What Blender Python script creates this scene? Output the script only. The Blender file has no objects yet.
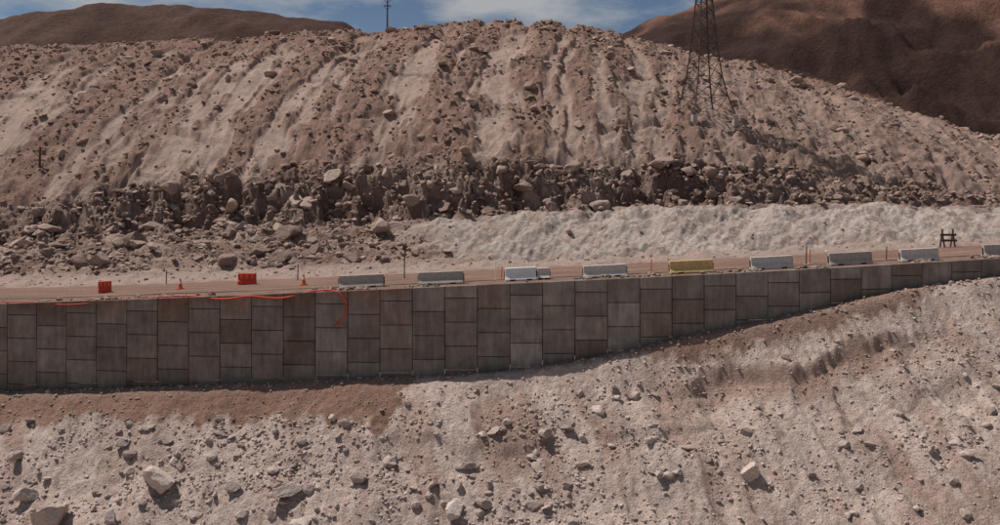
import bpy, bmesh, math, numpy as np
from mathutils import Vector, Matrix
R = math.radians
rng = np.random.default_rng(7)
scene = bpy.context.scene
scene.view_settings.view_transform = 'Standard'
scene.view_settings.look = 'None'
scene.view_settings.exposure = 0

# ------------------------------------------------------------ noise
def h2(ix, iy, seed):
    a = (ix.astype(np.int64) * 374761393 + iy.astype(np.int64) * 668265263 + seed * 974634777) & 0xFFFFFFFF
    a = ((a ^ (a >> 13)) * 1274126177) & 0xFFFFFFFF
    a = ((a ^ (a >> 16)) * 2246822519) & 0xFFFFFFFF
    a = a ^ (a >> 15)
    return (a & 0xFFFFFF) / float(0x1000000)
def pn(x, y, seed=0):
    ix = np.floor(x); iy = np.floor(y)
    fx = x - ix; fy = y - iy
    ux = fx*fx*fx*(fx*(fx*6-15)+10); uy = fy*fy*fy*(fy*(fy*6-15)+10)
    def g(dx, dy):
        a = h2(ix+dx, iy+dy, seed) * 2*np.pi
        return np.cos(a)*(fx-dx) + np.sin(a)*(fy-dy)
    n0 = g(0,0)*(1-ux) + g(1,0)*ux
    n1 = g(0,1)*(1-ux) + g(1,1)*ux
    return (n0*(1-uy) + n1*uy) * 1.5
def fbm(x, y, o=4, seed=0, gain=.5):
    s = 0; a = 1.0; f = 1.0
    for i in range(o):
        s = s + a*pn(x*f+13.7*i, y*f-7.3*i, seed+i); a *= gain; f *= 2.03
    return s
def ridged(x, y, o=4, seed=0):
    s = 0; a = 1.0; f = 1.0
    for i in range(o):
        s = s + a*(1-np.abs(pn(x*f+3.7*i, y*f-1.3*i, seed+i))*2); a *= .5; f *= 2.03
    return s/1.9
def worley_(x, y, seed=0):
    ix = np.floor(x); iy = np.floor(y)
    f1 = np.full(x.shape, 9.0); f2 = np.full(x.shape, 9.0); cid = np.zeros(x.shape)
    for dx in (-1,0,1):
        for dy in (-1,0,1):
            jx = ix+dx; jy = iy+dy
            px = jx + h2(jx, jy, seed); py = jy + h2(jx, jy, seed+9)
            d = np.hypot(px-x, py-y)
            c = h2(jx, jy, seed+21)
            near = d < f1
            f2 = np.where(near, f1, np.minimum(f2, d))
            cid = np.where(near, c, cid)
            f1 = np.where(near, d, f1)
    return f1, f2, cid
def worley(x, y, seed, mask):
    f1 = np.full(x.shape, .5); f2 = np.full(x.shape, .9); c = np.full(x.shape, .5)
    if mask.any():
        a, b, d = worley_(x[mask], y[mask], seed); f1[mask] = a; f2[mask] = b; c[mask] = d
    return f1, f2, c
def ss(a, b, x):
    t = np.clip((x-a)/(b-a), 0, 1); return t*t*(3-2*t)
def mix(a, b, m):
    return a*(1-m[..., None]) + b*m[..., None]

# ------------------------------------------------------------ terrain definition
def yw(x):
    ax = np.abs(x)
    return np.where(ax < 40, 54+.002*x*x, 54+3.2+.16*(ax-40))
def zroad(x):
    return np.interp(x, [-300,-70,-32.3,0,32.3,70,300], [-6,-3.0,-1.5,.05,1.45,2.6,5])
def zfoot(x):
    return np.interp(x, [-300,-75,-55,-32.3,-19,-6.3,0,6.25,12.6,19,25.6,32.3,42,300],
                        [-6,-3.5,-7.2,-7.1,-6.4,-5.7,-5.4,-4.45,-3.05,-1.8,-.4,.3,1.5,4])
def zsf(x):
    return np.interp(x, [-300,-70,-45,-33,-17.6,0,9,17.6,31,45,75,300], [-3,-.6,.6,1.8,2.6,3.6,4.2,4.4,4.6,4.0,3.6,3])
def zst(x):
    return np.interp(x, [-300,-70,-45,-33,-18,0,18,30,45,75,300], [0,1.6,3.2,5.0,6.3,7.2,7.4,6.7,5.3,4.2,3])
def zcr(x):
    return np.interp(x, [-300,-110,-71,-41,-24,-16,-10,0,8,18.5,27,35,45,55,71,110,300],
                        [10,21,24.4,24.7,25.0,25.4,26.1,26.3,26.1,25,22.8,20.9,18.4,14.8,10.4,5,2])
def smoothx(f, x):
    return (f(x-2)+f(x-1)+f(x)+f(x+1)+f(x+2))/5

PALE = np.array([.535,.412,.352]); DIRT = np.array([.275,.160,.115]); MID = np.array([.375,.255,.205])
RUST = np.array([.215,.122,.090]); DARKR = np.array([.175,.108,.084]); SAND = np.array([.405,.288,.234])

def surf(x, t):
    front = t < 0; back = t > 11; mid = (t > 12) & (t < 46)
    wob = .5*pn(x/5, x*0+3.1, 5)
    zf = smoothx(zfoot, x)
    d = np.clip(-t, 0, None)
    fr = zf + .35*np.exp(-((d-1.0)/.8)**2)
    benchL = 1-ss(-8, 4, x)
    bw = 1.0 + 1.6*benchL + wob
    slope = np.where(d < bw, d*.30, bw*.30 + (d-bw)*.74)
    slope = np.where(d > 45, bw*.30+(45-bw)*.74 + (d-45)*.12, slope)
    slope = np.where(d > 140, bw*.30+(45-bw)*.74 + 95*.12, slope)
    fr = fr - slope
    fm = ss(.6, 3.0, d)
    gx = x+.30*t+.6*pn(x/4,t/4,8)+.25*pn(x/1.3,t/1.5,9)
    gul = ridged(gx/3.4, t/13, 3, 31)
    gul2 = ridged(gx/1.15, t/6, 3, 35)
    rightf = ss(0, 14, x)
    fr = fr + fm*((.36+.24*rightf)*(gul-.9) + (.11+.18*rightf)*(gul2-.8) + .42*fbm(x/9, t/6, 3, 40))
    fr = fr + (.06+.07*fm)*fbm(x/1.6, t/1.8, 3, 44) + (.03+.05*fm)*fbm(x/.42, t/.42, 3, 49)
    sc_line = 2.3+1.0*pn(x/5.5, x*0+.5, 60)+.25*fbm(x/1.8, t/2.2, 2, 62)
    scm = ss(8, 13, x)*(1-ss(22, 29, x))
    fr = fr - scm*(ss(sc_line, sc_line+.6, d)*.75 - ss(sc_line+1.2, sc_line+5, d)*.5)
    sc2 = 5.3+1.6*pn(x/6.0, x*0+9.5, 63)+.35*fbm(x/1.7, t/2, 2, 64)
    fr = fr - (.30*ss(sc2, sc2+.5, d)-.25*ss(sc2+.8, sc2+3, d))*ss(-.2,.3,pn(x/7, x*0+4.2, 65))
    w1, w2, wc = worley(x/.5, t/.42, 71, front)
    rocky_f = ss(-.1, .5, fbm(x/6, t/3, 3, 73))*fm
    fr = fr + rocky_f*(.12*(1-np.clip(w1*1.7,0,1))*(wc > .4)*wc)
    # ---- back
    r0 = zroad(x); r13 = r0+.25; rf = smoothx(zsf, x); rt = smoothx(zst, x); rc = smoothx(zcr, x)
    a1, a2, ac = worley(x/2.3+.5*fbm(x/1.5,t/1.2,2,120), t/.62+.5*pn(x/2,t/3,119), 121, mid)
    b1, b2, bc = worley(x/.85+.4*pn(x,t,118), t/.34+.4*pn(x,t,117), 124, mid)
    tb = t + 1.6*pn(x/8, x*0+1.7, 80)*ss(13,20,t)*(1-ss(30,45,t)) + 1.15*fbm(x/2.8, t/3, 4, 81)*ss(15,20,t)*(1-ss(26,32,t))
    tc_ = tb + ((ac-.5)*.50+(bc-.5)*.15+.35*fbm(x/1.7,t/1.2,3,83))*ss(19.5,21.5,tb)*(1-ss(24.2,25.2,tb))
    fanx = ss(-8, 0, x+.9*(t-14)+1.2*pn(x/4,t/3,79))
    bk = np.where(tb < 9, r0, 0)
    bk = np.where((tb >= 9) & (tb < 11.6), r0+(r13-r0)*(tb-9)/2.6, bk)
    q = np.clip((tb-11.6)/9.9, 0, 1)
    qL = q*.95+.05*q*q
    qR = np.clip(q*(1.45+.5*pn(x/6,x*0+2.2,84)), 0, 1)*.90+.10*q
    bk = np.where((tb >= 11.6) & (tb < 21.5), r13+(rf-r13)*(qL*(1-fanx)+qR*fanx), bk)
    q = np.clip((tb-21.5)/2.6, 0, 1); qc = np.clip((tc_-21.5)/2.6, 0, 1)
    cliff = .62*qc + .13*ss(.56,.68,qc) + .09*ss(.12,.22,qc) + .07*ss(.34,.42,qc) + .09*ss(.82,.92,qc)
    rgt = ss(16,30,x)
    cl = cliff*(1-rgt)+(q**.85)*rgt
    bk = np.where((tb >= 21.5) & (tb < 24.1), rf+(rt-rf)*cl, bk)
    s = np.clip((tb-24.1)/35.9, 0, 1)
    bk = np.where((tb >= 24.1) & (tb < 60), rt+(rc-rt)*s*(1.5-.5*s), bk)
    dd = np.clip(tb-60, 0, None)
    es = (rc-rt)*.5/35.9
    far = rc+es*dd-.02*dd*dd
    bk = np.where(tb >= 60, np.maximum(far, 1.5+0*far), bk)
    hm = ss(22, 27, t)*(1-ss(70, 90, t))
    w = x - .13*(t-24) + 1.4*pn(x/9, t/16, 90)+.55*fbm(x/2.2,t/4,2,89)
    st = .85*pn(w/3.4, t/60, 91)+.6*pn(w/1.7, t/34, 92)+.35*pn(w/.8, t/18, 95)
    right = ss(14, 30, x)
    stm = ss(-.38, .26, st+.50*fbm(x/2.4, t/4.0, 4, 93)+.28*ss(38,60,t))
    stm = np.clip(stm*(1-.5*right)+right*.35, 0, 1)
    bk = bk + hm*(.9*fbm(x/14, t/14, 3, 100) + .46*stm + .22*st + (.09+.19*stm)*fbm(x/1.4, t/1.3, 4, 104, .6))
    tl = 41+3*pn(x/20, x*0, 110)+.5*pn(x/2.5, x*0, 111)
    bk = bk - .45*hm*np.exp(-((t-tl)/.35)**2)*ss(-.2,.1,pn(x/11, x*0+3, 112))
    tl2 = 32+4*pn(x/16, x*0+8, 113)
    bk = bk - .5*hm*np.exp(-((t-tl2)/.4)**2)*ss(0,.2,pn(x/9, x*0+6, 114))
    sl = ss(-52, -36, x)
    sband = ss(20.2, 21.8, tb)*(1-ss(24.1, 26.0, tb))
    B = np.clip(sband*(.35+.65*sl), 0, 1)*(1-.45*ss(14,28,x))
    rb = ss(4, 16, x)*ss(20, 22, tb)*(1-ss(30, 42, tb))
    lt = (1-fanx)*ss(12.0, 14.0, tb)*(1-ss(21,22.5,tb))
    fan = fanx*ss(11.3, 12.3, tb)*(1-ss(19.3, 21.4, tb+.8*fbm(x/1.5,t,3,85)))
    blk = (ac-.5)*.45 + (bc-.5)*.24
    edge = -.14*(1-ss(0,.12,a2-a1)) - .05*(1-ss(0,.15,b2-b1))
    amp = np.clip(B*.75+rb*.28+lt*.40, 0, 1)
    bk = bk + amp*(blk+edge) + amp*.55*fbm(x/1.2, t/.9, 4, 127, .6)
    bk = bk + lt*.42*fbm(x/3.2, t/2.2, 3, 136)
    led = pn(x/9, bk/.33, 128)
    fr1 = ridged((x+t)/2.6, (x-t)/7, 3, 137); fr2 = ridged((x*.5-t)/1.5, (x+t)/5, 3, 138)
    bk = bk + rb*(.58*(fr1-.8)+.44*(fr2-.8))
    sx = x*.8+t*1.1+.8*pn(x/3,t/3,129)
    fr3 = ridged(sx/2.1, (x*.3-t*.4)/3, 4, 130)
    bk = bk + fan*(.50*(fr3-.9)+.42*(ridged((x-.8*t)/2.0,(x+t)/6,3,133)-.8)+.42*fbm(x/5,t/4,2,131)+.07*fbm(x/.4,t/.4,2,132))
    bk = bk + ss(9,10.5,t)*(1-ss(13,15,t))*(.10*fbm(x/1.2,t/1.0,3,134)+.18*ss(.1,.5,pn(x/2,t/1.5,135)))
    z = np.where(front, fr, bk)
    z = z + ss(95, 300, t)*2.5*fbm(x/180, t/180, 2, 140)
    # ---- colours
    n1 = fbm(x/5, t/5, 3, 150); n2 = fbm(x/.9, t/.9, 3, 155); n3 = fbm(x/.3, t/.3, 2, 158)
    cf = np.broadcast_to(PALE, x.shape+(3,))*(1+.12*n1+.13*n2+.14*n3)[..., None]
    cf = mix(cf, MID, .55*ss(.0,.6, fbm(gx/2.4, t/9, 3, 160)+.2*n2)*fm)
    cf = mix(cf, RUST*1.5, .45*ss(.12,.6, fbm(gx/1.6, t/8, 3, 166)+.2*n2)*fm)
    lowL = 2.8+.8*pn(x/2.6, x*0+2, 170)+.45*pn(x/.8, x*0, 171)+.7*ss(-14,-8,x)
    lowL = np.where(x > -7.5, lowL*(1-ss(-7.5,-4.5,x+.8*pn(x*0+2,t/1.2,174))) + .5, lowL)
    lowR = .6+.35*pn(x/3, x*0+5, 172)+1.0*ss(7,11,x)*(1-ss(24,29,x))
    low = np.where(x < 1, np.maximum(lowL, .5), lowR)
    dm = (1-ss(low-.1, low+.45, d+.25*n3+.25*n2))
    dcol = mix(np.broadcast_to(DIRT, x.shape+(3,)), MID*.95, .7*(1-ss(.9,1.7,d+.4*n2)))
    dcol = dcol*(1+.12*n2+.10*n3)[..., None]
    cf = mix(cf, dcol, dm)
    scc = scm*ss(sc_line-.1, sc_line+.4, d)*(1-ss(sc_line+.9, sc_line+2.0, d))
    cf = mix(cf, DIRT*1.15, .65*scc)
    cb = np.broadcast_to(MID, x.shape+(3,))*(1+.12*n1+.12*n2)[..., None]
    roadc = np.array([.25,.155,.118])
    cb = mix(cb, roadc*(1+.2*n2)[..., None], 1-ss(8.2, 9.5, t+.4*n2))
    cb = mix(cb, PALE*.78, ss(9,10,t+n2*.5)*(1-ss(11.5,13.5,t))*.5)
    talus = mix(np.broadcast_to(MID*.92, x.shape+(3,)), DARKR*1.3, ss(-.3,.5,n1+.5*n2))
    talus = mix(talus, SAND*1.1, ss(.1,.6,fbm(x/3,t/2,3,177))*.8)
    cb = mix(cb, talus, ss(11.8,13.3,t))
    fc = np.array([.495,.402,.350])
    fcol = fc*(1.0+.10*n2+.12*n3+.22*(fr3-.9)+.10*n1)[..., None]
    fcol = mix(fcol, MID, .55*ss(.1,.6,fbm((x+.6*t)/2.5,t/2,3,187)))
    cb = mix(cb, fcol, fan)
    hill = mix(SAND*(1+.10*n1+.13*n2+.12*n3)[..., None], RUST*(1.12+.28*n2+.14*n3)[..., None], stm*.80)
    hill = mix(hill, RUST*1.2, .60*ss(42, 60, t)*(.6+.4*ss(-.3,.3,n1)))
    hill = mix(hill, MID*.92, .45*right*(1-ss(46,56,t)))
    cb = mix(cb, hill, ss(23.2, 25.5, tb))
    scol = mix(np.broadcast_to(DARKR, x.shape+(3,)), SAND*.90, ss(.28,.95,ac*.4+bc*.4+.35*n1+.40*led))
    cb = mix(cb, scol, np.clip(B*.95+rb*.18, 0, 1))
    c = np.where(front[..., None], cf, cb)
    lum = (c*np.array([.3,.6,.1])).sum(-1, keepdims=True)
    c = c*.92+lum*.08
    return z, np.clip(c, .02, .7), dict(stm=stm, fan=fan, rocky_f=rocky_f, B=B, dm=dm, lt=lt, rb=rb, fm=fm)

# ------------------------------------------------------------ mesh helpers
def grid_mesh(name, X, Y, Z, C, mat, smooth=True):
    nr, nc = X.shape
    me = bpy.data.meshes.new(name)
    co = np.stack([X, Y, Z], -1).reshape(-1, 3).astype(np.float32)
    me.vertices.add(nr*nc); me.vertices.foreach_set("co", co.ravel())
    i = np.arange(nr*nc).reshape(nr, nc)
    q = np.stack([i[:-1,:-1], i[:-1,1:], i[1:,1:], i[1:,:-1]], -1).reshape(-1, 4)
    me.loops.add(q.size); me.loops.foreach_set("vertex_index", q.ravel().astype(np.int32))
    me.polygons.add(len(q)); me.polygons.foreach_set("loop_start", np.arange(0, q.size, 4, dtype=np.int32))
    me.update(calc_edges=True)
    me.polygons.foreach_set("use_smooth", np.full(len(q), smooth))
    at = me.color_attributes.new("Tone", 'FLOAT_COLOR', 'POINT')
    cc = np.ones((nr*nc, 4), np.float32); cc[:, :3] = C.reshape(-1, 3)
    at.data.foreach_set("color", cc.ravel())
    me.materials.append(mat)
    ob = bpy.data.objects.new(name, me); scene.collection.objects.link(ob)
    return ob

def nt(mat):
    mat.use_nodes = True
    n = mat.node_tree; n.nodes.clear(); return n
def earth_mat(name, bump=.6, fine=9.0, speck=.25, scale=1.0, rough=.95, dist=.25):
    m = bpy.data.materials.new(name); n = nt(m); N = n.nodes; L = n.links
    out = N.new('ShaderNodeOutputMaterial'); b = N.new('ShaderNodeBsdfPrincipled')
    b.inputs['Roughness'].default_value = rough
    b.inputs['Specular IOR Level'].default_value = .15
    L.new(b.outputs[0], out.inputs[0])
    tc = N.new('ShaderNodeTexCoord'); at = N.new('ShaderNodeAttribute'); at.attribute_name = "Tone"
    def noise(s, det=4, r=.6):
        x = N.new('ShaderNodeTexNoise'); x.inputs['Scale'].default_value = s*scale
        x.inputs['Detail'].default_value = det; x.inputs['Roughness'].default_value = r
        L.new(tc.outputs['Object'], x.inputs['Vector']); return x
    a = noise(fine, 3, .7)
    r1 = N.new('ShaderNodeMapRange'); r1.inputs['From Min'].default_value = .3; r1.inputs['From Max'].default_value = .7
    r1.inputs['To Min'].default_value = 1-speck; r1.inputs['To Max'].default_value = 1+speck
    L.new(a.outputs['Fac'], r1.inputs['Value'])
    v = N.new('ShaderNodeVectorMath'); v.operation = 'SCALE'
    L.new(at.outputs['Color'], v.inputs[0]); L.new(r1.outputs[0], v.inputs['Scale'])
    L.new(v.outputs[0], b.inputs['Base Color'])
    vo = N.new('ShaderNodeTexVoronoi'); vo.inputs['Scale'].default_value = 7.5*scale
    L.new(tc.outputs['Object'], vo.inputs['Vector'])
    f = noise(3.2, 6, .78)
    ad = N.new('ShaderNodeMath'); ad.operation = 'MULTIPLY_ADD'; ad.inputs[1].default_value = -.14
    L.new(vo.outputs['Distance'], ad.inputs[0]); L.new(f.outputs['Fac'], ad.inputs[2])
    bp = N.new('ShaderNodeBump'); bp.inputs['Strength'].default_value = bump; bp.inputs['Distance'].default_value = dist/scale
    L.new(ad.outputs[0], bp.inputs['Height']); L.new(bp.outputs[0], b.inputs['Normal'])
    return m
M_ground = earth_mat("ground_earth", .9, 11, .30, 1.0, .95, .30)
M_rock = earth_mat("rock_stone", .5, 8, .25)
M_mtn = earth_mat("mountain_earth", .8, 5, .3, .16, .95, .20)

def flat_mat(name, col, rough=.8, var=.18, scale=6, bump=.15, metal=0):
    m = bpy.data.materials.new(name); n = nt(m); N = n.nodes; L = n.links
    out = N.new('ShaderNodeOutputMaterial'); b = N.new('ShaderNodeBsdfPrincipled'); L.new(b.outputs[0], out.inputs[0])
    b.inputs['Roughness'].default_value = rough; b.inputs['Metallic'].default_value = metal
    b.inputs['Specular IOR Level'].default_value = .25
    tc = N.new('ShaderNodeTexCoord'); no = N.new('ShaderNodeTexNoise')
    no.inputs['Scale'].default_value = scale; no.inputs['Detail'].default_value = 6; no.inputs['Roughness'].default_value = .65
    L.new(tc.outputs['Object'], no.inputs['Vector'])
    r = N.new('ShaderNodeValToRGB'); e = r.color_ramp.elements
    e[0].position = .3; e[1].position = .72
    e[0].color = (*[c*(1-var) for c in col], 1); e[1].color = (*[min(1, c*(1+var)) for c in col], 1)
    L.new(no.outputs['Fac'], r.inputs[0]); L.new(r.outputs[0], b.inputs['Base Color'])
    bp = N.new('ShaderNodeBump'); bp.inputs['Strength'].default_value = bump; bp.inputs['Distance'].default_value = .03
    L.new(no.outputs['Fac'], bp.inputs['Height']); L.new(bp.outputs[0], b.inputs['Normal'])
    return m

# ------------------------------------------------------------ ground sheet
def geo(a, b, n):
    return a + (b-a)*(np.linspace(0, 1, n)**3)
xc = np.concatenate([-geo(74, 1600, 26)[1:][::-1], np.arange(-74, -38, .17), np.arange(-38, 38, .1), np.arange(38, 74.01, .17), geo(74.2, 1600, 26)[1:]])
tr = np.concatenate([-geo(15, 330, 30)[1:][::-1], np.arange(-15, -.12, .085), [-.06, .12], np.arange(.4, 11.5, .35),
                     np.arange(11.5, 20, .10), np.arange(20, 26, .065), np.arange(26, 64, .18), np.arange(64, 90, .8), geo(90, 3200, 36)])
T, X = np.meshgrid(tr, xc, indexing='ij')
Z, C, _ = surf(X, T)
ground = grid_mesh("ground", X, yw(X)+T, Z, C, M_ground)
print("ground verts", X.size)

xr = np.arange(-110, 110, .5); t2 = np.arange(2.6, 8.7, .3)
T2, X2 = np.meshgrid(t2, xr, indexing='ij')
ruts = fbm(X2/6, T2/.5, 3, 300)
Cr = np.array([.255,.160,.122])*(1+.3*ruts)[..., None]
grid_mesh("road", X2, yw(X2)+T2, zroad(X2)+.03+.02*ruts-.02*np.exp(-((T2-4.2)/.25)**2), Cr, M_ground)

# ------------------------------------------------------------ rocks
def rock_variant(sub, seed):
    r = np.random.default_rng(seed)
    bm = bmesh.new(); bmesh.ops.create_icosphere(bm, subdivisions=sub, radius=1)
    v = np.array([p.co[:] for p in bm.verts]); f = np.array([[q.index for q in p.verts] for p in bm.faces]); bm.free()
    for k in range(11 if sub > 1 else 4):
        n = r.normal(size=3); n /= np.linalg.norm(n); dpl = r.uniform(.36, .75)
        e = v@n-dpl; v = v - np.outer(np.clip(e, 0, None), n)
    v = v*(1+.03*r.normal(size=(len(v), 1)))
    return v, f
VAR = {s: [rock_variant(s, 10*s+i) for i in range(8)] for s in (1, 2, 3)}
def rocks(name, xs, ts, size, col, sub=2, sink=.3, flat=(.45,.85)):
    n = len(xs); z, _, _ = surf(xs, ts); ys = yw(xs)+ts
    vid = rng.integers(0, 8, n); Vs=[]; Fs=[]; Cs=[]; off = 0
    for k in range(8):
        idx = np.where(vid == k)[0]
        if not len(idx): continue
        v, f = VAR[sub][k]; m = len(idx)
        sc = size[idx][:, None]*np.stack([rng.uniform(.75,1.4,m), rng.uniform(.65,1.1,m), rng.uniform(flat[0],flat[1],m)], -1)
        a = rng.uniform(0, 2*np.pi, m); tx = rng.uniform(-.5, .5, m)
        p = v[None]*sc[:, None, :]
        y1 = p[...,1]*np.cos(tx)[:,None]-p[...,2]*np.sin(tx)[:,None]; z1 = p[...,1]*np.sin(tx)[:,None]+p[...,2]*np.cos(tx)[:,None]
        x2 = p[...,0]*np.cos(a)[:,None]-y1*np.sin(a)[:,None]; y2 = p[...,0]*np.sin(a)[:,None]+y1*np.cos(a)[:,None]
        P = np.stack([x2+xs[idx][:,None], y2+ys[idx][:,None], z1+(z[idx]+size[idx]*(flat[0]-sink))[:,None]], -1)
        Vs.append(P.reshape(-1,3)); Fs.append((f[None]+(np.arange(m)*len(v))[:,None,None]+off).reshape(-1,3))
        Cs.append(np.repeat(col[idx], len(v), 0)); off += m*len(v)
    V = np.concatenate(Vs); F = np.concatenate(Fs); Cc = np.concatenate(Cs)
    me = bpy.data.meshes.new(name); me.vertices.add(len(V)); me.vertices.foreach_set("co", V.astype(np.float32).ravel())
    me.loops.add(F.size); me.loops.foreach_set("vertex_index", F.ravel().astype(np.int32))
    me.polygons.add(len(F)); me.polygons.foreach_set("loop_start", np.arange(0, F.size, 3, dtype=np.int32))
    me.update(calc_edges=True); me.polygons.foreach_set("use_smooth", np.zeros(len(F), bool))
    at = me.color_attributes.new("Tone", 'FLOAT_COLOR', 'POINT'); q = np.ones((len(V),4), np.float32); q[:,:3] = Cc
    at.data.foreach_set("color", q.ravel()); me.materials.append(M_rock)
    ob = bpy.data.objects.new(name, me); scene.collection.objects.link(ob); return ob
def scatter(n, x0, x1, t0, t1, keep):
    xs = rng.uniform(x0, x1, n); ts = rng.uniform(t0, t1, n)
    z, c, m = surf(xs, ts); k = rng.uniform(0, 1, n) < keep(xs, ts, m)
    return xs[k], ts[k], c[k]
def tone(n, a, b):
    w = rng.uniform(0, 1, (n,1)); return (np.array(a)*(1-w)+np.array(b)*w)*rng.uniform(.8,1.15,(n,1))
def sizes(n, lo, hi, p=2.5):
    return lo+(hi-lo)*rng.uniform(0,1,n)**p
xs, ts, c = scatter(46000, -40, 42, -15, -.4, lambda x,t,m: .14+.8*m['fm']*ss(-.2,.35,fbm(x/5,t/2.5,3,401))*(1-.9*m['dm'])*(1-.40*ss(5,15,x)))
rocks("gravel_scree", xs, ts, sizes(len(xs), .035, .17, 3), c*.55+tone(len(xs), [.34,.265,.228],[.48,.39,.345])*.45, 1)
xs, ts, c = scatter(4600, -40, 42, -15, -2.6, lambda x,t,m: .06+.75*ss(-.15,.45,fbm(x/4.5,t/3,3,405))*(1-.95*m['dm'])*(1-.70*ss(0,13,x)))
rocks("slope_stones", xs, ts, sizes(len(xs), .12, .55, 3.6), tone(len(xs), [.31,.24,.21],[.48,.39,.345]), 2)
big = np.array([[-19.0,-6.6,1.15],[-24.2,-8.9,1.7],[-10.4,-8.9,.85],[-11.6,-7.6,.8],[-14.6,-7.0,.6],[-7.9,-6.6,.8],[13.3,-8.3,.8],[-2.4,-8.0,.8],
  [-22.0,-4.6,.5],[-26.5,-7.2,.65],[-17.0,-9.4,.7],[-20.8,-8.6,.6],[-6.0,-5.2,.4],[8.5,-5.7,.45],[-28.0,-5.4,.55],[-13.2,-9.6,.7]])
rocks("boulders", big[:,0], big[:,1], big[:,2], tone(len(big), [.45,.365,.32],[.53,.435,.385]), 3, .15, (.55,.9))
xs, ts, c = scatter(19000, -56, 60, 12.0, 26, lambda x,t,m: np.clip(.80*m['B']+.70*m['lt']*ss(-.4,.3,fbm(x/4,t/3,2,420))+.16*m['rb']+.02, 0, 1)*(1-.95*m['fan']))
rocks("scarp_rubble", xs, ts, sizes(len(xs), .09, .50, 2.8), tone(len(xs), [.18,.115,.09],[.42,.31,.26]), 2)
xs, ts, c = scatter(800, -50, 30, 13.5, 25.4, lambda x,t,m: np.clip(.70*m['B']+.36*m['lt'],0,1)*(1-m['fan']))
rocks("scarp_boulders", xs, ts, sizes(len(xs), .42, 1.3, 3), tone(len(xs), [.22,.15,.12],[.42,.32,.27]), 3)
xs, ts, c = scatter(18000, -56, 60, 9.5, 24, lambda x,t,m: (.5*m['lt']+.12+.4*m['B'])*(1-.85*m['fan']))
rocks("talus_gravel", xs, ts, sizes(len(xs), .06, .2, 2.5), tone(len(xs), [.26,.17,.135],[.46,.355,.305]), 1)
xs, ts, c = scatter(46000, -74, 74, 24, 66, lambda x,t,m: (.12+.55*m['stm'])*ss(-.5,.5,fbm(x/3,t/5,2,430)+.2))
rocks("hill_stones", xs, ts, sizes(len(xs), .07, .34, 3.0), c*.6+tone(len(xs), [.20,.125,.10],[.42,.30,.25])*.4, 1)
xs, ts, c = scatter(2100, -74, 74, 24, 64, lambda x,t,m: (.14+.7*m['stm'])*(.35+.65*ss(40,58,t)))
rocks("hill_boulders", xs, ts, sizes(len(xs), .28, .95, 3), tone(len(xs), [.22,.14,.112],[.42,.31,.26]), 2)

# ------------------------------------------------------------ far mountains
def mountain(name, x0, x1, y0, y1, step, tx, tz, yc, base, col1, col2, seed, rough, skew=0):
    ys_ = np.arange(y0, y1, step); xs_ = np.arange(x0, x1, step)
    Y, X = np.meshgrid(ys_, xs_, indexing='ij')
    cr = np.interp(X, tx, tz)
    p = np.where(Y < yc, ss(y0, yc, Y)*.35+.65*np.clip((Y-y0)/(yc-y0),0,1), 1-ss(yc, y1, Y))
    wx = X+12*pn(X/60,Y/60,seed+31)
    nz = ridged(wx/75+skew*Y/75, Y/95, 5, seed)-1.0
    nf = ridged(wx/22+skew*Y/30, Y/48, 4, seed+3)-.9
    env = np.clip((yc-Y)/(yc-y0)*2.2, .05, 1)*ss(y0-5, y0+60, Y)
    Zm = base+(cr-base)*p + rough*nz*env + rough*.28*nf*np.clip(env,.15,1) + 1.0*fbm(X/14, Y/14, 4, seed+7)
    ex = np.minimum(ss(x0, x0+40, X), 1-ss(x1-40, x1, X)); Zm = Zm*ex - 6*(1-ex)
    m = ss(-.1, .5, fbm(X/45+.5*nz+.3*Y/45, Y/30, 4, seed+11))
    Cm = mix(np.broadcast_to(np.array(col1), X.shape+(3,)), np.array(col2), m)*(1+.25*fbm(X/8,Y/8,3,seed+20))[...,None]
    return grid_mesh(name, X, Y, Zm, np.clip(Cm,.01,.6), M_mtn)
mountain("mountain", -360, 20, 165, 340, 1.1, [-360,-200,-150,-132,-120,-111,-75,-57,-46.7,-40.6,-30,-10,20],
         [30,50,54.5,58,59.2,58.8,57.4,55.2,52.5,49.2,42,20,0], 262, -2, [.075,.038,.029],[.10,.054,.041], 500, 8)
mountain("mountain", -20, 460, 170, 520, 1.3, [-20,20,40,48.6,60.7,73,85,121,202,324,460],
         [0,40,59,65,70.5,74.5,79,92,114,125,100], 352, -2, [.044,.023,.018],[.160,.083,.060], 520, 22, .6)  # cloud shadow on this right-hand mountain is painted in as darker albedo

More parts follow.
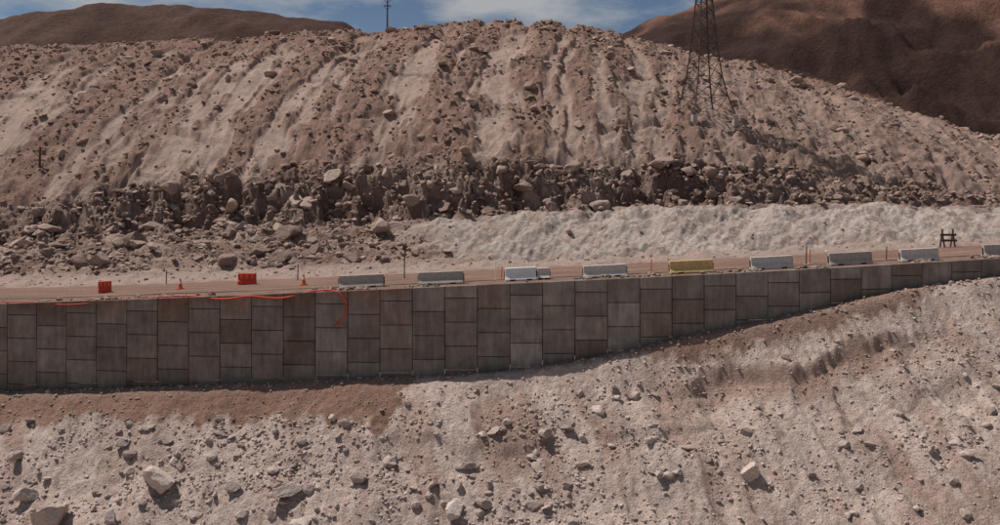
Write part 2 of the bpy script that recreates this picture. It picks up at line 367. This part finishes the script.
# ------------------------------------------------------------ retaining wall
def wall_mat():
    m = bpy.data.materials.new("precast_concrete"); n = nt(m); N = n.nodes; L = n.links
    out = N.new('ShaderNodeOutputMaterial'); b = N.new('ShaderNodeBsdfPrincipled'); L.new(b.outputs[0], out.inputs[0])
    b.inputs['Roughness'].default_value = .9; b.inputs['Specular IOR Level'].default_value = .2
    tc = N.new('ShaderNodeTexCoord'); at = N.new('ShaderNodeAttribute'); at.attribute_name = "Tone"
    mp = N.new('ShaderNodeMapping'); mp.inputs['Scale'].default_value = (2.2, 2.2, .35); L.new(tc.outputs['Object'], mp.inputs['Vector'])
    a = N.new('ShaderNodeTexNoise'); a.inputs['Scale'].default_value = 1.6; a.inputs['Detail'].default_value = 6; a.inputs['Roughness'].default_value = .65
    L.new(mp.outputs[0], a.inputs['Vector'])
    g = N.new('ShaderNodeTexNoise'); g.inputs['Scale'].default_value = .8; g.inputs['Detail'].default_value = 8; g.inputs['Roughness'].default_value = .7
    L.new(tc.outputs['Object'], g.inputs['Vector'])
    r = N.new('ShaderNodeMapRange'); r.inputs['From Min'].default_value = .3; r.inputs['From Max'].default_value = .7
    r.inputs['To Min'].default_value = .74; r.inputs['To Max'].default_value = 1.22; L.new(a.outputs['Fac'], r.inputs['Value'])
    r2 = N.new('ShaderNodeMapRange'); r2.inputs['From Min'].default_value = .3; r2.inputs['From Max'].default_value = .7
    r2.inputs['To Min'].default_value = .66; r2.inputs['To Max'].default_value = 1.28; L.new(g.outputs['Fac'], r2.inputs['Value'])
    mu = N.new('ShaderNodeMath'); mu.operation = 'MULTIPLY'; L.new(r.outputs[0], mu.inputs[0]); L.new(r2.outputs[0], mu.inputs[1])
    v = N.new('ShaderNodeVectorMath'); v.operation = 'SCALE'; L.new(at.outputs['Color'], v.inputs[0]); L.new(mu.outputs[0], v.inputs['Scale'])
    # dust stains
    s = N.new('ShaderNodeTexNoise'); s.inputs['Scale'].default_value = .5; s.inputs['Detail'].default_value = 5; L.new(mp.outputs[0], s.inputs['Vector'])
    sr = N.new('ShaderNodeMapRange'); sr.inputs['From Min'].default_value = .52; sr.inputs['From Max'].default_value = .72
    sr.inputs['To Min'].default_value = 0; sr.inputs['To Max'].default_value = .55; L.new(s.outputs['Fac'], sr.inputs['Value'])
    mx = N.new('ShaderNodeMixRGB'); mx.inputs['Color2'].default_value = (.17,.108,.08,1)
    L.new(sr.outputs[0], mx.inputs['Fac']); L.new(v.outputs[0], mx.inputs['Color1']); L.new(mx.outputs[0], b.inputs['Base Color'])
    bp = N.new('ShaderNodeBump'); bp.inputs['Strength'].default_value = .3; bp.inputs['Distance'].default_value = .03
    L.new(g.outputs['Fac'], bp.inputs['Height']); L.new(bp.outputs[0], b.inputs['Normal'])
    return m
M_wall = wall_mat()
M_joint = flat_mat("joint_dark", (.04,.032,.027), .95)
wall = bpy.data.objects.new("retaining_wall", None); scene.collection.objects.link(wall)
bm = bmesh.new(); cl = bm.verts.layers.float_color.new("Tone")
W = 2.03; H = 1.5; gap = .036
ncol = 54
xe = (np.arange(-ncol//2, ncol//2+1))*W + .62
def wy(x): return float(yw(np.array(float(x))))
def zr(x): return float(zroad(np.array(float(x))))
def zft(x): return float(zfoot(np.array(float(x))))
def add_panel(xa, xb, za, zb_l, zb_r, tone_, tilt, topdirt):
    ya, yb = wy(xa), wy(xb)
    bev = .022
    d = Vector((xb-xa, yb-ya, 0)).normalized(); nrm = Vector((d.y, -d.x, 0))
    def P(x, yy, z, o):
        return Vector((x, yy, z)) + nrm*o
    A = [(xa,ya,za),(xb,yb,za),(xb,yb,zb_r),(xa,ya,zb_l)]
    back = [P(*a, .0) for a in A]
    mid = [P(*a, .16+tilt-bev) for a in A]
    cx = [(d*bev+Vector((0,0,bev))), (-d*bev+Vector((0,0,bev))), (-d*bev-Vector((0,0,bev))), (d*bev-Vector((0,0,bev)))]
    fro = [P(*a, .16+tilt)+cx[i] for i, a in enumerate(A)]
    rings = []
    for ring in (back, mid, fro):
        vs = [bm.verts.new(p) for p in ring]
        for i, v in enumerate(vs):
            tt = np.array(tone_)
            if i >= 2 and topdirt: tt = tt*np.array([.90,.66,.56])
            v[cl] = (*tt, 1)
        rings.append(vs)
    for r_ in range(2):
        for i in range(4):
            j = (i+1) % 4
            bm.faces.new((rings[r_][i], rings[r_][j], rings[r_+1][j], rings[r_+1][i]))
    bm.faces.new(rings[2]); bm.faces.new(rings[0][::-1])
for i in range(len(xe)-1):
    xa = xe[i]+gap/2; xb = xe[i+1]-gap/2; xm = (xa+xb)/2
    top_l = zr(xa)+.10; top_r = zr(xb)+.10
    ref = zr(xm)+.10 - 12.0 + (.75 if i % 2 else 0)
    bot = zft(xm)-1.3
    k = 0
    while True:
        za = ref+k*H; zb = za+H-gap; k += 1
        if zb < bot: continue
        if za > min(top_l, top_r)-.12: break
        tl = min(zb, top_l); tr_ = min(zb, top_r)
        if zb > min(top_l, top_r)-.3: tl, tr_ = top_l, top_r
        g = rng.uniform(.82, 1.16)
        base = np.array([.218,.187,.163])
        u = rng.uniform()
        if u < .09: base = np.array([.195,.150,.124])
        elif u < .2: base = np.array([.255,.225,.200])
        if xm < -12: base = base*np.array([.88,.85,.84])
        top = (tl == top_l and tr_ == top_r)
        add_panel(xa, xb, za, tl, tr_, base*g, rng.uniform(-.018,.018), top and xm < -6 and rng.uniform() < .8)
        if top: break
bmesh.ops.recalc_face_normals(bm, faces=bm.faces)
me = bpy.data.meshes.new("panels"); bm.to_mesh(me); bm.free(); me.materials.append(M_wall)
o = bpy.data.objects.new("panels", me); scene.collection.objects.link(o); o.parent = wall
bm = bmesh.new()
for i in range(len(xe)-1):
    xa, xb = xe[i], xe[i+1]; ya, yb = wy(xa)-.05, wy(xb)-.05
    b0 = zft((xa+xb)/2)-1.6
    vs = [bm.verts.new((xa,ya,b0)), bm.verts.new((xb,yb,b0)), bm.verts.new((xb,yb,zr(xb)+.06)), bm.verts.new((xa,ya,zr(xa)+.06))]
    bm.faces.new(vs)
    v2 = [bm.verts.new((xa,ya,zr(xa)+.06)), bm.verts.new((xb,yb,zr(xb)+.06)), bm.verts.new((xb,yb+.25,zr(xb)+.06)), bm.verts.new((xa,ya+.25,zr(xa)+.06))]
    bm.faces.new(v2)
me = bpy.data.meshes.new("joint_backing"); bm.to_mesh(me); bm.free(); me.materials.append(M_joint)
o = bpy.data.objects.new("joint_backing", me); scene.collection.objects.link(o); o.parent = wall
n_ = 2200; xs = rng.uniform(-56, 40, n_); ts = rng.uniform(.1, 1.6, n_)
keep = rng.uniform(0,1,n_) < ss(-.3,.3,pn(xs/3, xs*0+.5, 610))
rocks("wall_top_gravel", xs[keep], ts[keep], sizes(keep.sum(), .05, .26, 2.5), tone(keep.sum(), [.20,.13,.10],[.36,.26,.21]), 1, .1)
n_ = 900; xs = rng.uniform(-45, 38, n_); ts = rng.uniform(-1.2, -.3, n_)
rocks("wall_foot_gravel", xs, ts, sizes(n_, .04, .2, 3), tone(n_, [.26,.18,.145],[.42,.32,.27]), 1, .2)

# ------------------------------------------------------------ generic part helpers
def mesh_obj(name, bm, mat, parent=None, bevel=0):
    me = bpy.data.meshes.new(name); bmesh.ops.recalc_face_normals(bm, faces=bm.faces); bm.to_mesh(me); bm.free()
    if mat: me.materials.append(mat)
    ob = bpy.data.objects.new(name, me); scene.collection.objects.link(ob)
    if parent: ob.parent = parent
    if bevel:
        md = ob.modifiers.new("bevel", 'BEVEL'); md.width = bevel; md.segments = 2
    return ob
def beam(bm, a, b, w, w2=None, n=4):
    a = Vector(a); b = Vector(b); d = b-a; L_ = d.length
    w2 = w if w2 is None else w2
    q = d.to_track_quat('Z', 'Y').to_matrix().to_4x4()
    m = Matrix.Translation(a+d/2) @ q
    bmesh.ops.create_cone(bm, cap_ends=True, segments=n, radius1=w*.7, radius2=w2*.7, depth=L_, matrix=m @ Matrix.Rotation(R(45), 4, 'Z'))
def box(bm, c, s, rot=0):
    bmesh.ops.create_cube(bm, size=1, matrix=Matrix.Translation(c) @ Matrix.Rotation(rot,4,'Z') @ Matrix.Diagonal((*s,1)))
def empty(name, loc=(0,0,0), rz=0):
    e = bpy.data.objects.new(name, None); e.location = loc; e.rotation_euler = (0,0,rz); scene.collection.objects.link(e); return e
def gz(x, t):
    return float(surf(np.array([float(x)]), np.array([float(t)]))[0][0])

M_conc = flat_mat("barrier_concrete", (.40,.35,.31), .9, .28, 4)
M_concL = flat_mat("barrier_concrete_light", (.56,.51,.46), .9, .24, 4)
M_white = flat_mat("barrier_white_paint", (.78,.77,.75), .7, .12, 5)
M_yel = flat_mat("barrier_yellow_paint", (.60,.41,.17), .7, .28, 5)
M_red = flat_mat("red_plastic", (.60,.06,.035), .5, .15, 5)
M_or = flat_mat("orange_plastic", (.72,.14,.04), .5, .1, 5)
M_steel = flat_mat("weathered_steel", (.075,.052,.044), .7, .3, 8, .1, .2)
M_wood = flat_mat("weathered_wood", (.09,.06,.045), .9, .3, 9)

prof = [(-.30,0),(-.30,.08),(-.17,.30),(-.10,.80),(.10,.80),(.17,.30),(.30,.08),(.30,0)]
def jersey(x, t, L_, mat, rz=0, hs=1.0):
    s = (zr(x+1)-zr(x-1))/2
    yaw = math.atan2(wy(x+1)-wy(x-1), 2)
    e = empty("jersey_barrier", (x, wy(x)+t, zr(x)+.02), yaw+rz); e.rotation_euler[1] = -math.atan(s)
    bm = bmesh.new()
    ends = []
    for sx in (-L_/2, L_/2):
        ends.append([bm.verts.new((sx, py, pz*hs)) for py, pz in prof])
    n = len(prof)
    for i in range(n):
        j = (i+1) % n
        bm.faces.new((ends[0][i], ends[0][j], ends[1][j], ends[1][i]))
    bm.faces.new(ends[0]); bm.faces.new(ends[1][::-1])
    mesh_obj("body", bm, mat, e, .025)
    bm = bmesh.new()
    for sx in (-L_*.27, L_*.27): box(bm, (sx, -.302, .05), (.35, .02, .09))
    mesh_obj("drain_slots", bm, M_joint, e)
    bm = bmesh.new()
    for sx in (-L_/2-.04, L_/2+.04):
        beam(bm, (sx, 0, .15), (sx, 0, .62*hs), .05)
    mesh_obj("connector_bars", bm, M_steel, e)
    return e
jersey(-9.0, 2.1, 2.9, M_conc, .02)
jersey(-3.8, 1.9, 2.9, M_conc, -.03)
jersey(1.35, 2.0, 2.0, M_white, .04, 1.02)
jersey(2.85, 2.1, .75, M_concL, -.05, .9)
jersey(6.8, 1.8, 2.8, M_concL, .02, .95)
jersey(12.4, 1.7, 2.8, M_yel, -.02, 1.0)
jersey(17.7, 1.7, 2.8, M_concL, .03)
jersey(23.0, 1.7, 2.9, M_conc, 0)
jersey(27.7, 1.6, 2.6, M_concL, -.02)
jersey(33.6, 1.6, 2.7, M_conc, 0)

def plastic_barrier(x, t, L_, rz=0):
    e = empty("plastic_road_barrier", (x, wy(x)+t, zr(x)+.03), rz)
    bm = bmesh.new()
    p = [(-.22,0),(-.22,.22),(-.12,.34),(-.09,.78),(.09,.78),(.12,.34),(.22,.22),(.22,0)]
    en = [[bm.verts.new((sx, a, b)) for a, b in p] for sx in (-L_/2, L_/2)]
    for i in range(8): bm.faces.new((en[0][i], en[0][(i+1)%8], en[1][(i+1)%8], en[1][i]))
    bm.faces.new(en[0]); bm.faces.new(en[1][::-1])
    mesh_obj("body", bm, M_red, e, .04)
    bm = bmesh.new()
    for sx in (-L_*.3, 0, L_*.3): box(bm, (sx, -.13, .55), (.16, .05, .22))
    mesh_obj("recess_panels", bm, M_or, e, .01)
    bm = bmesh.new()
    for sx in (-L_*.33, L_*.33): box(bm, (sx, 0, .02), (.25, .6, .06))
    mesh_obj("feet", bm, M_red, e, .01)
plastic_barrier(-17.8, 6.2, 1.25, .1)
plastic_barrier(-27.5, 4.6, .85, .5)
def cone(x, t):
    e = empty("traffic_cone", (x, wy(x)+t, zr(x)+.03))
    bm = bmesh.new(); box(bm, (0,0,.025), (.4,.4,.05)); bmesh.ops.create_cone(bm, cap_ends=True, segments=16, radius1=.16, radius2=.035, depth=.7, matrix=Matrix.Translation((0,0,.4)))
    mesh_obj("cone_body", bm, M_or, e)
    bm = bmesh.new(); bmesh.ops.create_cone(bm, cap_ends=False, segments=16, radius1=.118, radius2=.085, depth=.16, matrix=Matrix.Translation((0,0,.46)))
    mesh_obj("reflective_collar", bm, M_white, e)
cone(-22.2, 5.0); cone(-13.4, 4.6)

def post(x, t, h, mat, name="delineator_post", plate=None):
    e = empty(name, (x, wy(x)+t, gz(x, t)-.05))
    bm = bmesh.new(); beam(bm, (0,0,0), (.03,0,h), .06, .05, 8); mesh_obj("post", bm, mat, e)
    bm = bmesh.new(); box(bm, (.02,0,.04), (.3,.3,.08)); mesh_obj("base", bm, M_conc, e)
    if plate:
        bm = bmesh.new(); box(bm, (.03,-.04,h-.2), (.26,.03,.30)); mesh_obj("plate", bm, plate, e, .005)
post(-6.6, 5.5, 2.4, M_wood, "sign_post", M_wood)
post(-.3, 3.0, 1.3, M_white); post(.1, 3.3, .9, M_or)
post(-14.5, 7.5, 1.2, M_wood); post(20.5, 3, 1.3, M_wood); post(20.9, 3.4, 1.0, M_or)
post(-24.5, 8.2, 1.1, M_wood); post(10.0, 3, .9, M_or); post(26.0, 2.8, 1.0, M_wood)

def barricade(x, t):
    e = empty("wooden_barricade", (x, wy(x)+t, gz(x,t)-.05), .1)
    bm = bmesh.new()
    for sx in (-.42, .42):
        beam(bm, (sx, -.3, 0), (sx, 0, 1.15), .09); beam(bm, (sx, .3, 0), (sx, 0, 1.15), .09)
        box(bm, (sx, 0, 1.25), (.1,.1,.4))
    mesh_obj("legs", bm, M_wood, e)
    bm = bmesh.new()
    box(bm, (0,-.10,1.0), (1.25,.05,.16)); box(bm, (0,-.20,.58), (1.25,.05,.16))
    mesh_obj("rails", bm, M_wood, e)
barricade(33.6, 8.6)

def rope(name, pts, r, mat):
    cu = bpy.data.curves.new(name, 'CURVE'); cu.dimensions = '3D'; cu.bevel_depth = r; cu.bevel_resolution = 2
    s = cu.splines.new('NURBS'); s.points.add(len(pts)-1); s.order_u = 4; s.use_endpoint_u = True
    for i, p in enumerate(pts): s.points[i].co = (*p, 1)
    cu.materials.append(mat); ob = bpy.data.objects.new(name, cu); scene.collection.objects.link(ob); return ob
def wp(x, dz, t=-.24): return (x, wy(x)+t, zr(x)+dz)
rope("red_hose", [wp(-21,.12,.6), wp(-19,.14,.1), wp(-18.2,-.05), wp(-17,-.12), wp(-15.8,.10,-.1), wp(-14.5,-.15), wp(-13.4,-.2), wp(-12.3,.12,.0),
                  wp(-11.0,.2,.1), wp(-10.2,.15,-.1), wp(-9.7,-.3), wp(-9.5,-.9), wp(-9.7,-1.6), wp(-10.3,-2.1)], .05, M_red)
rope("red_hose", [wp(-33,.1,.5), wp(-30,.16,.1), wp(-28.5,-.1), wp(-26.5,-.1), wp(-24,.14,.1), wp(-21,.1,.5)], .03, M_red)

# ------------------------------------------------------------ lattice tower
TX, TT = 20.9, 33.6
tz = gz(TX, TT) - .2; ty = wy(TX)+TT
tower = empty("transmission_tower", (TX, ty, tz), R(14)); tower.scale = (.92,.92,.92)
lv = [0,2.1,4.2,6.1,7.9,9.6,11.2,12.7,14.1,15.5,16.9,18.3,19.7,21.2,22.7]
hw = [2.45,1.86,1.45,1.22,1.04,.90,.78,.68,.60,.54,.50,.47,.45,.43,.41]
bm = bmesh.new()
cs = [(-1,-1),(1,-1),(1,1),(-1,1)]
for k in range(len(lv)-1):
    for i, (a, b_) in enumerate(cs):
        p0 = (a*hw[k], b_*hw[k], lv[k]); p1 = (a*hw[k+1], b_*hw[k+1], lv[k+1])
        beam(bm, p0, p1, .12)
mesh_obj("legs", bm, M_steel, tower)
bm = bmesh.new()
for k in range(len(lv)-1):
    for i in range(4):
        a = cs[i]; c_ = cs[(i+1)%4]
        beam(bm, (a[0]*hw[k],a[1]*hw[k],lv[k]), (c_[0]*hw[k+1],c_[1]*hw[k+1],lv[k+1]), .055)
        beam(bm, (c_[0]*hw[k],c_[1]*hw[k],lv[k]), (a[0]*hw[k+1],a[1]*hw[k+1],lv[k+1]), .055)
        if k: beam(bm, (a[0]*hw[k],a[1]*hw[k],lv[k]), (c_[0]*hw[k],c_[1]*hw[k],lv[k]), .055)
mesh_obj("bracing", bm, M_steel, tower)
bm = bmesh.new()
for z0 in (18.3, 20.5, 22.7):
    for sx in (-1, 1):
        for sy in (-.45, .45):
            beam(bm, (sx*.45, sy, z0), (sx*3.2, 0, z0+.1), .08); beam(bm, (sx*.45, sy, z0-1.1), (sx*3.2, 0, z0+.1), .07)
        beam(bm, (sx*1.8,.2,z0+.05),(sx*1.8,0,z0-.5),.05)
mesh_obj("cross_arms", bm, M_steel, tower)
bm = bmesh.new()
for z0 in (18.3, 20.5, 22.7):
    for sx in (-1, 1): beam(bm, (sx*3.2,0,z0+.05), (sx*3.2,0,z0-1.1), .10, .10, 8)
mesh_obj("insulators", bm, M_conc, tower)
bm = bmesh.new()
for a, b_ in cs: box(bm, (a*2.45, b_*2.45, -1.1), (.5,.5,1.9))
mesh_obj("footings", bm, M_conc, tower)

def utility_pole(x, t, h, name="utility_pole", arms=2):
    z = gz(x, t)-.2; e = empty(name, (x, wy(x)+t, z), .2)
    bm = bmesh.new(); beam(bm, (0,0,0), (.05,0,h), .18, .12, 10); mesh_obj("pole", bm, M_wood, e)
    bm = bmesh.new()
    for k in range(arms):
        box(bm, (.04,-.14,h-.45-k*.9), (1.3-.3*k,.10,.12))
        beam(bm, (-.5,-.14,h-.5-k*.9), (0,-.14,h-1.0-k*.9), .05); beam(bm, (.5,-.14,h-.5-k*.9), (0,-.14,h-1.0-k*.9), .05)
    mesh_obj("cross_arm", bm, M_wood, e)
    bm = bmesh.new()
    for sx in (-.55, 0, .55): beam(bm, (sx,-.14,h-.38), (sx,-.14,h-.15), .07, .05, 8)
    mesh_obj("insulators", bm, M_conc, e)
utility_pole(-15.6, 65, 5.8)
utility_pole(-46.5, 29.0, 2.6, "utility_pole", 2)

# ------------------------------------------------------------ world, sun, camera
SE, SAZ = 60.0, -66.0
w = bpy.data.worlds.new("World"); scene.world = w; w.use_nodes = True
n = w.node_tree; N = n.nodes; L = n.links; N.clear()
out = N.new('ShaderNodeOutputWorld'); bg = N.new('ShaderNodeBackground'); bg.inputs['Strength'].default_value = .05
sky = N.new('ShaderNodeTexSky'); sky.sky_type = 'NISHITA'; sky.sun_disc = False
sky.sun_elevation = R(SE); sky.sun_rotation = R(SAZ); sky.altitude = 2500; sky.air_density = 1.0; sky.dust_density = .9; sky.ozone_density = 1.2
tc = N.new('ShaderNodeTexCoord'); mp = N.new('ShaderNodeMapping'); mp.inputs['Scale'].default_value = (1,1,3.2); mp.inputs['Location'].default_value = (.35,0,.2)
L.new(tc.outputs['Generated'], mp.inputs['Vector'])
cn = N.new('ShaderNodeTexNoise'); cn.inputs['Scale'].default_value = 5.5; cn.inputs['Detail'].default_value = 6; cn.inputs['Roughness'].default_value = .58
L.new(mp.outputs[0], cn.inputs['Vector'])
cr = N.new('ShaderNodeValToRGB'); cr.color_ramp.elements[0].position = .45; cr.color_ramp.elements[1].position = .66
L.new(cn.outputs['Fac'], cr.inputs[0])
mx = N.new('ShaderNodeMixRGB'); mx.inputs['Color2'].default_value = (7.8,8.0,8.3,1)
L.new(cr.outputs[0], mx.inputs['Fac']); L.new(sky.outputs[0], mx.inputs['Color1'])
L.new(mx.outputs[0], bg.inputs['Color']); L.new(bg.outputs[0], out.inputs[0])

sl = bpy.data.lights.new("sun", 'SUN'); sl.energy = 4.6; sl.angle = R(.5); sl.color = (1,.945,.885)
so = bpy.data.objects.new("sun", sl); scene.collection.objects.link(so)
dv = Vector((math.sin(R(SAZ))*math.cos(R(SE)), math.cos(R(SAZ))*math.cos(R(SE)), math.sin(R(SE))))
so.rotation_euler = dv.to_track_quat('Z', 'Y').to_euler(); so.location = dv*200

cam = bpy.data.cameras.new("camera"); co = bpy.data.objects.new("camera", cam); scene.collection.objects.link(co)
co.location = (0,0,7); co.rotation_euler = (R(90),0,0)
cam.sensor_width = 36; cam.lens = 31.1; cam.shift_y = -.0885; cam.clip_end = 6000; cam.clip_start = .5
scene.camera = co
